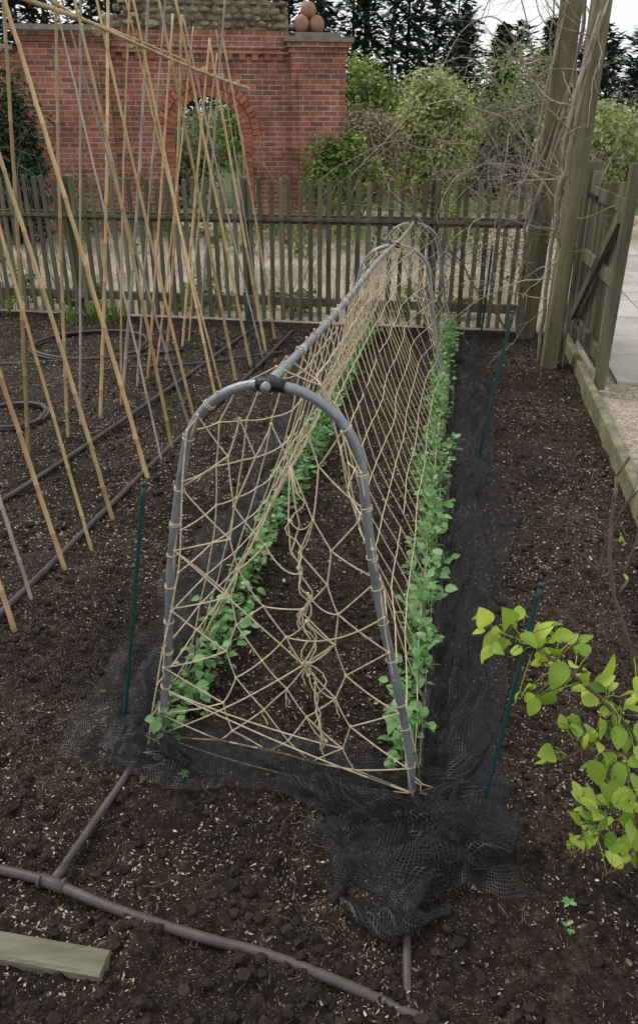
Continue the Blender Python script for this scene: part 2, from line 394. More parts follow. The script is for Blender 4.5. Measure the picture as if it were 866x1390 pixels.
for u in np.linspace(.05,.95,22):
    if abs(u-.5)<.03: continue
    uu=u+rnd.uniform(-.012,.012)
    x,z=P(uu);x2,z2=P(uu+.01); a=hp(x,z);b_=hp(x2,z2)
    wrap(a,b_-a,.0128,rnd.uniform(1.0,2.0),.0017)
for q in np.linspace(1.7,6.5,26):
    a=R(PC,q,rz(q)); b_=R(PC,q+.05,rz(q+.05))
    wrap(a,b_-a,.0122,rnd.uniform(1,1.8),.0016)
def fr(x,z,dq=0): return R(PC+x,1.52-.045*x/.37+dq,z)
_us=np.linspace(0,.5,120); _ps=[P(t) for t in _us]
def hw(z): return abs(min(_ps,key=lambda c:abs(c[1]-z))[0])
rows=12; F={}
for k in range(rows):
    z=1.03-1.0*(k/(rows-1))
    n=5 if k%2==0 else 6
    w=hw(z)
    for c in range(n):
        t=-1+2*c/(n-1)
        if 0<c<n-1: t=t*.90+rnd.uniform(-.03,.03)+(.05 if k>2 else 0)
        zz=z-(1-t*t)*.08*(1 if k>1 else .3)*(1-.7*(k/(rows-1)))+rnd.uniform(-.008,.008)
        if k==rows-1: zz=.03+.02*rnd.random()
        F[k,c]=fr(t*w,max(.03,zz),rnd.uniform(-.005,.01)+.04*(1-t*t))
miss={(1,2,2),(1,3,2),(2,2,3),(2,2,2),(3,3,2),(3,2,2),(4,2,2),(4,2,3),(5,3,2),(6,2,3)}
for k in range(rows-1):
    n=5 if k%2==0 else 6; n2=11-n
    for c in range(n):
        for c2 in ((c,c+1) if n<n2 else (c-1,c)):
            if 0<=c2<n2 and (k,c,c2) not in miss:
                cord(F[k,c],F[k+1,c2],.0020,sag=rnd.uniform(.0,.007),n=6,side=6)
        mb.ball(F[k,c],.0044,seg=7,rings=5,jit=.3)
for c in range((5 if (rows-1)%2==0 else 6)-1):
    cord(F[rows-1,c],F[rows-1,c+1],.0024,sag=0,n=7)
Fl=list(F.values())
def snap(v): return min(Fl,key=lambda w_:(w_-v).length)
for (x1,z1,x2,z2) in [(-.36,.05,.16,.42),(-.33,.25,.30,.06),(-.25,.70,.06,.30),(.28,.60,.03,.40),(-.37,.02,.34,.05),(-.35,.2,.2,.12)]:
    cord(snap(fr(x1,z1,.0)),snap(fr(x2,z2,.03)),.0021,sag=rnd.uniform(.01,.03),n=11,side=6)
top=snap(fr(.03,.93))
for s_ in range(3):
    z=.86-.05*s_; k=0; zl=.05+.06*rnd.random(); pts=[top.copy()] 
    while z>zl:
        k+=1; x2=.045+.10*(.86-z)*.9+.05*noise.noise(Vector((k*.24,s_*3.1,0)))+.004*rnd.uniform(-1,1)
        pts.append(fr(x2,z,.03+.04*noise.noise(Vector((k*.3,s_*2.1,7))))); z-=.02
    mb.tube(pts,.0020,6)
    for kk in range(5):
        c=pts[rnd.randrange(3,len(pts))]; mb.ball(c,.0055,seg=7,rings=5,jit=.5)
        cord(c,snap(c+rv_) if False else snap(c+Vector((rnd.uniform(-.1,.1),0,rnd.uniform(-.05,.05)))),.0018,sag=rnd.uniform(.005,.03),n=8,side=6)
for s_ in range(8):
    a=snap(fr(rnd.uniform(-.05,.16),rnd.uniform(.15,.75))); pts=[a.copy()]
    for m in range(6): a=a+Vector((rnd.uniform(-.006,.006),rnd.uniform(-.005,.005),-.010)); pts.append(a.copy())
    mb.tube(pts,.0017,5)
for x0 in (-.37,.37):
    for k in range(6):
        a=fr(x0,rnd.uniform(.02,.1)); pts=[a+Vector((rnd.uniform(-.01,.01)*m+ .009*m*math.cos(k*2),-.010*m*abs(math.sin(k)),-.012*m)) for m in range(6)]
        for q_ in pts: q_.z=max(q_.z,.012)
        mb.tube(pts,.0018,5)
mb.build('jute_net',[M['jute']])
# ---------------- black netting
def netsheet(fun,nu,nv,su,sv):
    V=[];Fc=[];UV=[]
    for i in range(nu+1):
        for j in range(nv+1):
            V.append(tuple(fun(i/nu,j/nv))); UV.append((i/nu*su,j/nv*sv))
    for i in range(nu):
        for j in range(nv):
            Fc.append((i*(nv+1)+j,(i+1)*(nv+1)+j,(i+1)*(nv+1)+j+1,i*(nv+1)+j+1))
    return V,Fc,UV
def fold(p,q,ax,amp,seed):
    w=.16*noise.noise(Vector((p*3,q*3,seed+3)))
    v=Vector(((p+w)*(3 if ax==0 else 9),(q+w)*(3 if ax==1 else 9),seed))
    return amp*((1-abs(noise.noise(v))*2.4)*.75+.15*abs(noise.noise(v*2.2))+.2)*.8
sheets=[]
def strip(pf0,pf1,q0,q1,ax,amp,seed,lift=.006,nu=30,nv=300):
    def f(a,b):
        q=q0+(q1-q0)*b; pa=pf0(q); pb=pf1(q); p=pa+(pb-pa)*a
        p+=.03*noise.noise(Vector((a*2,q*3,seed))); q+=.03*noise.noise(Vector((a*4,q*3,seed+9)))
        e=min(1,4*a,4*(1-a)); return R(p,q,gh(p,q)+lift+max(0,fold(p,q,ax,amp,seed))*(.3+.7*e))
    sheets.append(netsheet(f,nu,nv,(pf1(q0)-pf0(q0))*1.3,(q1-q0)*1.05))
def nz(s,k,a,k2=None): return lambda q: k+(0 if k2 is None else (k2-k)*ss(1.2,2.6,q))+a*noise.noise(Vector((q*1.4,s,0)))+a*.7*noise.noise(Vector((q*4,s,2)))
strip(nz(1,.01,.02),nz(2,.24,.07,.30),1.22,6.6,1,.05,1)
strip(nz(3,.05,.03),nz(4,.19,.06,.22),1.25,6.2,1,.065,2,lift=.014)
strip(nz(5,-1.0,.08),nz(6,-.74,.02),1.45,6.5,1,.045,3)
strip(nz(7,-.90,.06),nz(8,-.74,.03),1.5,6.0,1,.055,4,lift=.012,nu=20)
def front(p0,p1,qa,qb,amp,seed,lift=.006,nu=160,nv=60,ax=0):
    def f(a,b):
        p=p0+(p1-p0)*a; A=qa(p); B=qb(p); q=A+(B-A)*b
        q+=.04*noise.noise(Vector((p*5,b*2,seed))); p+=.05*noise.noise(Vector((p*4,b*3,seed+4)))
        e=min(1,4*b,4*(1-b)); return R(p,q,gh(p,q)*.7+lift+max(0,fold(p,q,ax,amp,seed))*(.3+.7*e))
    sheets.append(netsheet(f,nu,nv,(p1-p0)*1.1,.40))
front(-.84,.22,lambda p:1.43-.17*ss(-.4,.1,p)+.06*noise.noise(Vector((p*4,0,0))),lambda p:1.66+.05*noise.noise(Vector((p*3,5,0))),.05,11)
front(-.80,.24,lambda p:1.50-.22*ss(-.3,.1,p)+.04*noise.noise(Vector((p*7,2,0))),lambda p:1.60,.08,12,lift=.012)
front(-.26,.26,lambda p:1.27-.10*ss(-.22,.0,p)+.05*noise.noise(Vector((p*6,3,0)))+.16*ss(.05,.25,p),lambda p:1.47,.14,13,nu=100)
front(-.20,.14,lambda p:1.08+.06*noise.noise(Vector((p*6,7,0)))+.20*ss(-.02,.14,p)+.12*ss(-.08,-.20,p),lambda p:1.36,.13,14,lift=.01,nu=90,ax=1)
def bunch(a,b,r,seed,nu=120,nv=22):
    a=Vector(a);b=Vector(b)
    def f(s_,t):
        c=a.lerp(b,s_); c.z+=.02; an=t*2*math.pi*1.4+s_*5; rr=r*(.55+.9*abs(noise.noise(Vector((s_*4,t*4,seed)))))*(.5+.8*math.sin(math.pi*min(1,s_*1.1+.05)))
        d=(b-a).normalized(); e=Vector((-d.y,d.x,0)); c=c+e*.03*math.sin(s_*5+seed)
        return c+e*rr*1.5*math.cos(an)+Vector((0,0,rr*.8*(1+math.sin(an))))
    sheets.append(netsheet(f,nu,nv,(b-a).length*1.2,r*6))
bunch(R(-.38,1.46),R(.08,1.37),.028,1); bunch(R(-.02,1.42),R(.27,1.42),.036,2); bunch(R(.05,1.42),R(-.03,1.10),.038,5); bunch(R(.20,1.42),R(.08,1.18),.030,7); bunch(R(-.05,1.38),R(-.2,1.16),.026,9)
bunch(R(-.86,1.56),R(-.62,1.52),.026,12); bunch(R(.08,1.40),R(.16,1.9),.030,14); bunch(R(-.15,1.12),R(.10,1.14),.024,15)
def side(sgn,q0,q1,hmax,seed,h2=None):
    def f(a,b):
        q=q0+(q1-q0)*a; hm=hmax if h2 is None else h2+(hmax-h2)*ss(q0,q0+.9,q)
        z=hm*b*(.7+.6*noise.noise(Vector((q*2.5,seed,0))))
        x=PC+sgn*(fx+.014+.06*(1-b)**2-.15*z+.014*noise.noise(Vector((q*9,b*3,seed)))); return R(x,q,max(z,0)+gh(x,q)*(1-b)+.006)
    sheets.append(netsheet(f,260,14,(q1-q0),hmax))
side(-1,1.5,6.5,.18,3,.32); side(1,1.50,6.5,.08,4,.20)
par=empty('black_garden_netting')
for V,Fc,UV in sheets:
    me=bpy.data.meshes.new('netting_sheet'); me.from_pydata(V,[],Fc); ul=me.uv_layers.new(name='UVMap')
    li=np.zeros(len(me.loops),dtype=np.int32); me.loops.foreach_get('vertex_index',li)
    ul.data.foreach_set('uv',np.array(UV)[li].astype(np.float32).ravel())
    me.materials.append(M['net']); me.polygons.foreach_set('use_smooth',[True]*len(Fc))
    o=bpy.data.objects.new('netting_sheet',me); sc.collection.objects.link(o); o.parent=par
# ---------------- peas
def rv(s=1): return Vector((rnd.uniform(-1,1),rnd.uniform(-1,1),rnd.uniform(-1,1)))*s
def peas(name,pc,q0,q1,big=1.0):
    mb=MB(); q=q0
    while q<q1:
        dens=.5+.9*noise.noise(Vector((q*2.6,pc,0)))
        q+=rnd.uniform(.022,.052)*(1.35-dens*.7)
        p=pc+rnd.gauss(0,.022); h=rnd.uniform(.09,.20)*(.75+.5*dens)*big
        pos=R(p,q,gh(p,q)); ln=Vector((rnd.uniform(-.35,.35),rnd.uniform(-.35,.35),1)); n=rnd.randint(4,6)
        pts=[pos]
        for k in range(n):
            pts.append(pts[-1]+(ln+rv(.25)).normalized()*h/n)
        mb.tube(pts,[.002]*len(pts),4,mi=0)
        for k in range(1,n+1):
            b=pts[k]; a=rnd.uniform(0,6.28)
            for m in range(rnd.choice([2,3,3,4])):
                an=a+m*math.pi/1.0+rnd.uniform(-.5,.5)+(.8 if m>1 else 0); el=rnd.uniform(-.1,.8)
                d=Vector((math.cos(an)*math.cos(el),math.sin(an)*math.cos(el),math.sin(el)))
                st=rnd.uniform(.003,.028); s_=rnd.uniform(.020,.040)*big
                if st>.012: mb.tube([b,b+d*st],.0009,3)
                mb.leaf(b+d*st,d+rv(.3),Vector((0,0,1))+rv(.6),s_,s_*rnd.uniform(.6,.85),4,rnd.uniform(0,.5),.3,wave=.05)
            if rnd.random()<.25:
                e=b.copy(); tp=[e.copy()]
                for m in range(5): e=e+Vector((rnd.uniform(-.008,.008),rnd.uniform(-.008,.008),.008)); tp.append(e.copy())
                mb.tube(tp,.0007,3)
    mb.build(name,[M['pea']])
peas('pea_plants',-.69,1.56,6.5); peas('pea_plants.001',-.04,1.50,6.5,1.12)
# ---------------- pipes
def pipe(name,pq,r,extra=None,lift=0):
    mb=MB(); pts=[]
    for i in range(len(pq)-1):
        a=pq[i];b=pq[i+1]; p0=pq[max(i-1,0)];p3=pq[min(i+2,len(pq)-1)]
        n=10
        for k in range(n):
            t=k/n
            f=lambda A,B,C,D:.5*((2*B)+(-A+C)*t+(2*A-5*B+4*C-D)*t*t+(-A+3*B-3*C+D)*t**3)
            p=f(p0[0],a[0],b[0],p3[0]);q=f(p0[1],a[1],b[1],p3[1]); pts.append(R(p,q,.003+r*.75+lift))
    pts.append(R(pq[-1][0],pq[-1][1],r*.7+lift))
    mb.tube(pts,r,12)
    if extra: extra(mb)
    return mb.build(name,[M['pipe']])
def tee(mb):
    c=R(-.825,1.088,.012)
    mb.tube([c-R(.03,-.006),c+R(.035,-.008)],.0148,10); mb.tube([c,c+R(.01,.05)],.0125,10)
    for s_ in (-.03,.03): mb.tube([c+R(s_-.003,0),c+R(s_+.003,0)],.0160,10)
pipe('irrigation_pipe',[(-1.6,1.10),(-1.15,1.105),(-.96,1.10),(-.83,1.088),(-.65,1.05),(-.45,1.02),(-.26,1.00),(0,.94),(.3,.84)],.0118,tee)
pipe('irrigation_pipe.001',[(-.825,1.09),(-.80,1.30),(-.78,1.53),(-.77,2.2),(-.76,4),(-.75,6.4)],.0102)
pipe('irrigation_pipe.002',[(.02,.93),(.01,1.02),(0,1.2),(.0,1.6),(.03,2.4),(.04,4),(.03,6.4)],.0095)
pipe('irrigation_pipe.003',[(-1.60,1.6),(-1.54,2.1),(-1.51,3),(-1.48,3.84),(-1.40,5.2),(-1.36,6.5)],.0130)
pipe('irrigation_pipe.004',[(-2.2,2.3),(-2.04,2.94),(-1.93,3.9),(-1.83,5.0),(-1.76,5.95),(-1.70,6.6)],.0130)
pipe('irrigation_pipe.005',[(-2.7,4.6),(-2.55,5.0),(-2.3,5.2),(-1.9,5.35),(-1.3,5.8)],.010)
pipe('irrigation_pipe.006',[(-3.3,5.1),(-2.9,5.25),(-2.5,5.4),(-2.1,5.75)],.010)
for nm,cp,cq,r_ in (('coiled_hose',-2.86,5.73,.45),('coiled_hose.001',-2.62,4.05,.22)):
    mb=MB(); pts=[]
    for k in range(3*36):
        a=k/36*2*math.pi; rr=r_*(1+.06*math.sin(a*.37)+.02*k/36); pts.append(R(cp+rr*math.cos(a),cq+rr*math.sin(a)*.95,.014+.008*(k//36)+.006*math.sin(a*2)))
    mb.tube(pts,.010,8); mb.build(nm,[M['pipe']])
def stake(name,a,b,r=.0055):
    mb=MB(); a=Vector(a);b=Vector(b); a=a-(b-a)*.1; n=28
    pts=[a.lerp(b,i/n) for i in range(n+1)]
    mb.tube(pts,[r*(1.12 if i%2 else .95) for i in range(n+1)],8); mb.tube([b,b+(b-a).normalized()*.01],r*1.25,8); mb.build(name,[M['green']])
stake('garden_stake',(-.583,1.77,0),(-.446,1.77,.78)); stake('garden_stake.001',(.412,1.405,0),(.493,1.45,.68))
stake('garden_stake.002',(.853,3.8,0),(.948,3.8,.775),.009); stake('garden_stake.003',(1.387,6.55,0),(1.40,6.5,.72),.009)
stake('garden_stake.004',(-.46,5.4,0),(-.52,5.45,.55),.007)
# ---------------- bamboo canes
def cane(mb,a,b,r,mi):
    a=Vector(a);b=Vector(b);L=(b-a).length; n=max(2,int(L/.07)); pts=[];rad=[]
    bow=rv(.018)
    node=rnd.randint(3,4)
    for i in range(n+1):
        t=i/n; c=a.lerp(b,t)+bow*math.sin(math.pi*t)+rv(.0012)
        if i%node==0 and 0<i<n:
            d=(b-a).normalized()*.006; rr=r*(1-.35*t)
            pts+=[c-d,c,c+d]; rad+=[rr*.97,rr*1.25,rr*.97]
        else: pts.append(c); rad.append(r*(1-.35*t))
    mb.tube(pts,rad,8,mi=mi)
rnd.seed(21)
mb=MB()
def ridgez(q): return 2.03-(q-3.2)*.042
for i in range(11):
    for s_ in (1,-1):
        q=2.05+.42*i+rnd.uniform(-.04,.04)
        if s_==-1: q+=.05
        if q>6.6: continue
        pf=-1.79+.34*s_+rnd.uniform(-.02,.02)
        foot=R(pf,q,-.05); dq=rnd.uniform(-.14,.14)
        top=R(-1.79+.02*s_,q+dq,ridgez(q))
        ext=top+(top-foot)*rnd.uniform(.10,.28)
        cane(mb,foot,ext,rnd.uniform(.0095,.012),0 if (rnd.random()<.75 or s_==1) else 1)
        if rnd.random()<.75:
            foot2=R(pf+rnd.uniform(-.05,.05),q+.2+rnd.uniform(-.05,.05),-.05); top2=R(-1.79-.02*s_,q+.2+rnd.uniform(-.3,.3),ridgez(q))
            if q+.2<6.6: cane(mb,foot2,top2+(top2-foot2)*rnd.uniform(.05,.2),rnd.uniform(.005,.008),0 if rnd.random()<.4 else 1)
cane(mb,R(-1.79,2.6,2.07),R(-1.80,5.4,1.965),.0115,0)
cane(mb,R(-1.79,6.95,1.865),R(-1.76,4.0,2.02),.0115,0)
cane(mb,R(-1.55,2.2,2.18),R(-1.83,3.9,2.06),.010,0)
for i in range(11):
    q=2.4+.42*i; c=R(-1.79,q,ridgez(q)+.01)
    for k in range(3):
        d=rv(1).normalized(); e=d.orthogonal().normalized(); f2=d.cross(e)
        mb.tube([c+(e*math.cos(t)+f2*math.sin(t))*.02 for t in np.linspace(0,6.3,10)],.0025,4,mi=2)
mb.build('bamboo_cane_frame',[M['bamboo'],M['bamboo2'],M['jute']])
# ---------------- fence
mb=MB(); up=Vector((0,0,1)); pd=R(1,0); qd=R(0,1)
p=-7.0
while p<.52:
    h=1.19+rnd.uniform(-.015,.015); w=.036+rnd.uniform(-.004,.006); tl=rnd.uniform(-.018,.018)
    mb.beam(R(p,6.80,.03),R(p+tl,6.80,h),w,.018,pd,bev=.003,top=.012); p+=.086+rnd.uniform(-.010,.010)
for z in (.19,.88): mb.beam(R(-7,6.84,z),R(.53,6.84,z),.075,.04,up)
mb.beam(R(-7,6.775,.885),R(.53,6.775,.885),.03,.02,up)
for p in np.arange(-6.7,.5,1.62):
    mb.beam(R(p,6.90,-.1),R(p,6.90,1.2),.08,.08,pd,bev=.008,top=.02)
mb.build('picket_fence',[M['wood']],smooth=False)
# ---------------- edging boards
mb=MB(); mb.beam(R(.905,.6,.03),R(.905,5.2,.035),.05,.16,pd,bev=.008); mb.beam(R(.915,5.205,.03),R(.90,6.7,.03),.05,.15,pd,bev=.008)
mb.build('timber_edging',[M['edge']],smooth=False)
mb=MB(); mb.beam(R(-3.2,.925,-.026),R(-.62,.925,-.030),.06,.10,qd,bev=.006)
mb.build('timber_edging.001',[M['edge2']],smooth=False)
# ---------------- pergola
mb=MB()
mb.beam(R(.61,6.71,-.1),R(.66,6.71,2.75),.15,.15,pd,bev=.012); mb.beam(R(.715,5.73,-.1),R(.735,5.73,2.75),.115,.13,pd,bev=.012)
mb.beam(R(.61,6.71,2.85),R(2.6,6.71,2.85),.2,.08,up); mb.beam(R(.72,5.73,2.85),R(2.6,5.73,2.85),.2,.08,up)
mb.beam(R(2.75,6.71,-.1),R(2.75,6.71,2.75),.15,.15,pd,bev=.012)
for k in range(4): mb.beam(R(.7+k*.55,5.2,2.99),R(.7+k*.55,7.2,2.99),.06,.08,pd)
mb.build('timber_pergola',[M['woodpost']],smooth=False)
# gate
mb=MB()
H0=R(.955,6.38);H1=R(.985,5.16); gd=(H1-H0).normalized(); sd=gd.cross(up)
mb.beam(R(.95,6.50,-.1),R(.95,6.50,1.36),.10,.10,pd,bev=.008,top=.03)
mb.beam(H0+up*.06,H0+up*1.30,.075,.05,gd); mb.beam(H1+up*.04,H1+up*1.40,.09,.06,gd)
L=(H1-H0).length
for z in (.22,.72,1.16): mb.beam(H0+gd*.04+up*z+sd*.002,H1-gd*.045+up*z+sd*.002,.09,.035,up)
mb.beam(H0+gd*.05+up*.27+sd*.036,H1-gd*.05+up*1.10+sd*.036,.085,.03,up)
t=.09
while t<L-.08:
    mb.beam(H0+gd*t+up*.08-sd*.032,H0+gd*t+up*(1.22+.08*t/L),.06,.018,gd); t+=.092
for z in (.26,1.14):
    mb.beam(H0-gd*.1+up*z+sd*.032,H0+gd*.3+up*z+sd*.032,.03,.006,up,mi=1,bev=.001)
mb.build('garden_gate',[M['wood'],M['blackp']],smooth=False)
mb=MB(); q=5.4
while q<12:
    w=rnd.choice([.45,.6,.75]); p=1.14
    while p<2.9:
        l=rnd.choice([.45,.6,.9]); z=.012+rnd.uniform(0,.006)
        mb.beam(R(p+.008,q+w/2,z-.02),R(p+l-.008,q+w/2,z-.02),w-.016,.05,qd,bev=.006); p+=l
    q+=w
mb.build('paving_slabs',[M['slab']],smooth=False)
# ---------------- foliage helpers
def blob(mb,c,rad,n,size,clumps=26,mi=0,gap=.42,fill=0.0,low=.02):
    c=Vector(c); cl=[]
    for k in range(clumps):
        d=rv(1) 
        while d.length>1 or d.length<.3: d=rv(1)
        cl.append((Vector((d.x*rad[0],d.y*rad[1],d.z*rad[2])),rnd.uniform(.22,.45)*gap/.42))
    for i in range(n):
        if rnd.random()<fill:
            d=rv(1).normalized()*rnd.uniform(.7,1.0); cc=Vector((d.x*rad[0],d.y*rad[1],d.z*rad[2])); s_=.12
        else: cc,s_=cl[rnd.randrange(clumps)]
        o=Vector((rnd.gauss(0,1)*rad[0],rnd.gauss(0,1)*rad[1],rnd.gauss(0,1)*rad[2]))*s_*.55
        p=c+cc+o
        if p.z<low: continue
        d=rv(1).normalized(); out=(cc+o).normalized()
        nn=(out*.8+rv(.8)+Vector((0,0,.5))).normalized()
        e=nn.cross(d)
        if e.length<.05: continue
        e.normalize(); f=e.cross(nn).normalized(); s=size*rnd.uniform(.6,1.4); w=s*.33
        b=len(mb.v); mb.v+=[p-f*s*.5,p+e*w,p+f*s*.5-nn*s*.15,p-e*w]; mb.f.append((b,b+1,b+2,b+3)); mb.m.append(mi)
def vine(mb,p,d,L,r,wander=.35,grav=0,n=None,mi=0,br=0,sides=5,taper=.7):
    n=n or max(5,int(L/.06)); p=Vector(p);d=Vector(d).normalized(); pts=[p.copy()];rad=[r]
    for i in range(n):
        d=(d+rv(wander)+Vector((0,0,-grav))).normalized(); p=p+d*L/n
        if p.z<.02: p.z=.02
        pts.append(p.copy()); rad.append(r*(1-taper*(i+1)/n))
        if br and rnd.random()<.22*min(br,1.5): vine(mb,p,d+rv(.8),L*rnd.uniform(.25,.5),r*.55,wander,grav,mi=mi,br=br-1,sides=4)
    mb.tube(pts,rad,sides,mi=mi,cap=False)
mb=MB()
for (pp,qq,hf) in ((.635,6.71,.085),(.725,5.73,.072)):
    for k in range(5):
        pts=[];ph=rnd.uniform(0,6.28);tw=rnd.uniform(.5,1.6); r_=rnd.uniform(.006,.016)
        for z in np.linspace(0,2.75,46):
            a=ph+tw*z*1.6; sq=max(abs(math.cos(a)),abs(math.sin(a))); rr2=min((hf+.008)/sq,hf*1.3)+.05*abs(noise.noise(Vector((z*3,k,qq))))
            pts.append(R(pp+rr2*math.cos(a),qq+rr2*math.sin(a),z))
        mb.tube(pts,[r_*(1-.4*i/46) for i in range(46)],7)
for i in range(100):
    b=rnd.choice([(.63,6.71),(.72,5.73),(.63,6.71)]); z=rnd.uniform(.4,2.6)
    vine(mb,R(b[0],b[1],z),Vector((rnd.uniform(-1,.3),rnd.uniform(-.5,.5),rnd.uniform(-.3,.8))),rnd.uniform(.3,1.0),rnd.uniform(.002,.006),.3,.03,br=1.5,mi=0)
mb.build('climbing_vine',[M['twig']])
mb=MB()
for i in range(85):
    p=rnd.triangular(-.9,.6,.55); z=rnd.uniform(.1,1.15)
    vine(mb,R(p,6.86+rnd.uniform(-.12,.2),z),Vector((rnd.uniform(-1,1),rnd.uniform(-.1,.1),rnd.uniform(-.1,.6))),rnd.uniform(.4,1.0),rnd.uniform(.0015,.0045),.28,.04,br=1.2)
for (a,b) in (((.45,6.9,.0),(-.4,.1,1)),((.5,6.95,0),(.1,.1,1))):
    vine(mb,R(*a),Vector(b),1.6,.011,.16,.0,br=1.8)
for (a,b,c,h) in ((.5,6.8,-.75,2.05),(.55,6.8,-.2,2.5),(.6,6.7,-.5,2.3),(.6,6.7,0.0,1.7),(.6,6.6,-.9,1.75),(.3,6.85,-1.0,1.5),(.1,6.85,-1.2,1.45)):
    pts=[]
    for t in np.linspace(0,1,26):
        pts.append(R(a+(c-a)*t,b-.1*t,1.15+(h-1.15)*math.sin(math.pi*min(1,t*.85+.1))+.07*noise.noise(Vector((t*5,c,h))))) 
    mb.tube(pts,[.0055*(1-.6*k/26) for k in range(26)],5,cap=False)
mb.build('bare_climber',[M['twig']])
mb=MB()
for i in range(34):
    x=rnd.uniform(2.15,3.1); y=rnd.uniform(9.2,10.2)
    vine(mb,(x,y,0),(rnd.uniform(-.15,.35),rnd.uniform(-.2,.2),1),rnd.uniform(1.0,1.8),.006,.13,0,n=16,br=2.0,sides=4)
mb.build('bare_twiggy_bush',[M['twig']])
mb=MB()
for i in range(10): blob(mb,R(rnd.uniform(-.9,.6),6.98,rnd.uniform(.2,1.2)),(.2,.1,.18),45,.04,8)
mb.build('climber_leaves',[M['spring']],smooth=False)
# ---------------- brick wall
ang=math.radians(9); WM=Matrix.Translation((-1.80,14.0,0))@Matrix.Rotation(ang,4,'Z')
mb=MB()
xs=list(np.linspace(-1.5,-.56,5))+list(np.linspace(-.56,.56,25))[1:]+list(np.linspace(.56,1.35,5))[1:]
T=.35;ztop=2.92
def az(x): return 1.45+math.sqrt(max(0,.56**2-x*x)) if abs(x)<.56-1e-6 else (1.45 if abs(x)<.5601 else 0)
for i in range(len(xs)-1):
    a,b=xs[i],xs[i+1]; ins=(a>=-.5601 and b<=.5601)
    za,zb=(az(a),az(b)) if ins else (0,0)
    for y,fl in ((0,0),(T,1)):
        k=len(mb.v); mb.v+=[Vector((a,y,za)),Vector((b,y,zb)),Vector((b,y,ztop)),Vector((a,y,ztop))]
        mb.f.append((k,k+1,k+2,k+3) if not fl else (k+3,k+2,k+1,k)); mb.m.append(0)
    if ins:
        k=len(mb.v); mb.v+=[Vector((a,0,za)),Vector((a,T,za)),Vector((b,T,zb)),Vector((b,0,zb))]; mb.f.append((k,k+1,k+2,k+3)); mb.m.append(0)
for x in (-.56,.56):
    k=len(mb.v); mb.v+=[Vector((x,0,0)),Vector((x,T,0)),Vector((x,T,1.45)),Vector((x,0,1.45))]; mb.f.append((k,k+1,k+2,k+3)); mb.m.append(0)
for ring,(r1,r2,pr) in enumerate(((.565,.70,.03),(.71,.83,.055))):
    n=int(math.pi*(r1)/.078)
    for i in range(n):
        a0=math.pi*i/n+.008;a1=math.pi*(i+1)/n-.008
        k=len(mb.v)
        for y in (-pr,.05):
            for rr,a in ((r1,a0),(r2,a0),(r2,a1),(r1,a1)): mb.v.append(Vector((rr*math.cos(a),y,1.45+rr*math.sin(a))))
        for f in ((0,1,2,3),(0,4,5,1),(1,5,6,2),(2,6,7,3),(3,7,4,0)): mb.f.append(tuple(k+q for q in f)); mb.m.append(3)
    if ring==0:
      for sx in (-1,1):
        z=0
        while z<1.43:
            mb.box(min(sx*r1,sx*r2),max(sx*r1,sx*r2),-pr,.05,z,z+.068,3); z+=.075
def pier(x0,x1,y0,y1,h):
    mb.box(x0,x1,y0,y1,0,h,0)
    mb.box(x0-.04,x1+.04,y0-.04,y1+.04,h,h+.07,0); mb.box(x0-.075,x1+.075,y0-.075,y1+.075,h+.07,h+.14,0)
    mb.box(x0-.11,x1+.11,y0-.11,y1+.11,h+.14,h+.21,1)
    mb.box(x0+.1,x1-.1,y0-.06,y0,0,h-.25,0)
pier(1.35,2.22,-.22,.5,2.62); pier(-2.75,-1.5,-.22,.5,2.72)
mb.box(-9,-2.75,0,.35,0,2.6,0); mb.box(-9,-2.87,-.06,.41,2.6,2.68,1)
x=-1.46
while x<1.3: mb.box(x,x+.1,-.05,0,2.52,2.60,3); x+=.2
mb.box(-1.5,1.35,-.06,0.0,2.602,2.67,0); mb.box(-1.5,1.35,-.09,0,2.672,2.74,0)
def ptop(x): return 3.08+.85*max(0,1-(x/1.35)**2)**.8
xx=np.linspace(-1.49,1.34,20)
for i in range(19):
    mb.box(xx[i]+.001,xx[i+1]-.001,.03,.32,2.93,min(ptop(xx[i]),ptop(xx[i+1]))-.03,2)
z=2.95
while z<4.0:
    x=-1.46+rnd.uniform(0,.08); hgt=rnd.uniform(.04,.10)
    while x<1.34:
        l=rnd.uniform(.07,.26)
        if z+hgt<ptop(x+l/2)+.04:
            mb.ball((x+l/2,.05+rnd.uniform(-.04,.02),z+hgt/2+rnd.uniform(-.02,.02)),.5,mi=2,seg=7,rings=5,jit=.35,sc=(l*1.02,.20,hgt*rnd.uniform(.8,1.3)))
        x+=l
    z+=hgt
for i in range(50):
    x=rnd.uniform(-1.45,1.3); mb.ball((x,rnd.uniform(.05,.3),ptop(x)),rnd.uniform(.04,.08),mi=2,seg=6,rings=4,jit=.4,sc=(1.4,1,.6))
mb.box(1.42,2.15,-.15,.43,2.835,2.90,1)
wall=mb.build('brick_garden_wall',[M['brick'],M['stone'],M['rubble'],simple('arch_brick',(.26,.09,.06),(.42,.16,.10),5,.85,.4,40,island=.28)],smooth=False,mat=WM)
mb=MB()
for cx,cz in ((1.66,2.90),(.72,3.66)):
    for dx,dy,dz in ((-.12,-.05,.12),(.12,-.05,.12),(0,.14,.12),(0,.02,.31)): mb.ball((cx+dx,.02+dy,cz+dz),.122,seg=20,rings=12)
fb=mb.build('ball_finials',[M['terra']]); fb.parent=wall
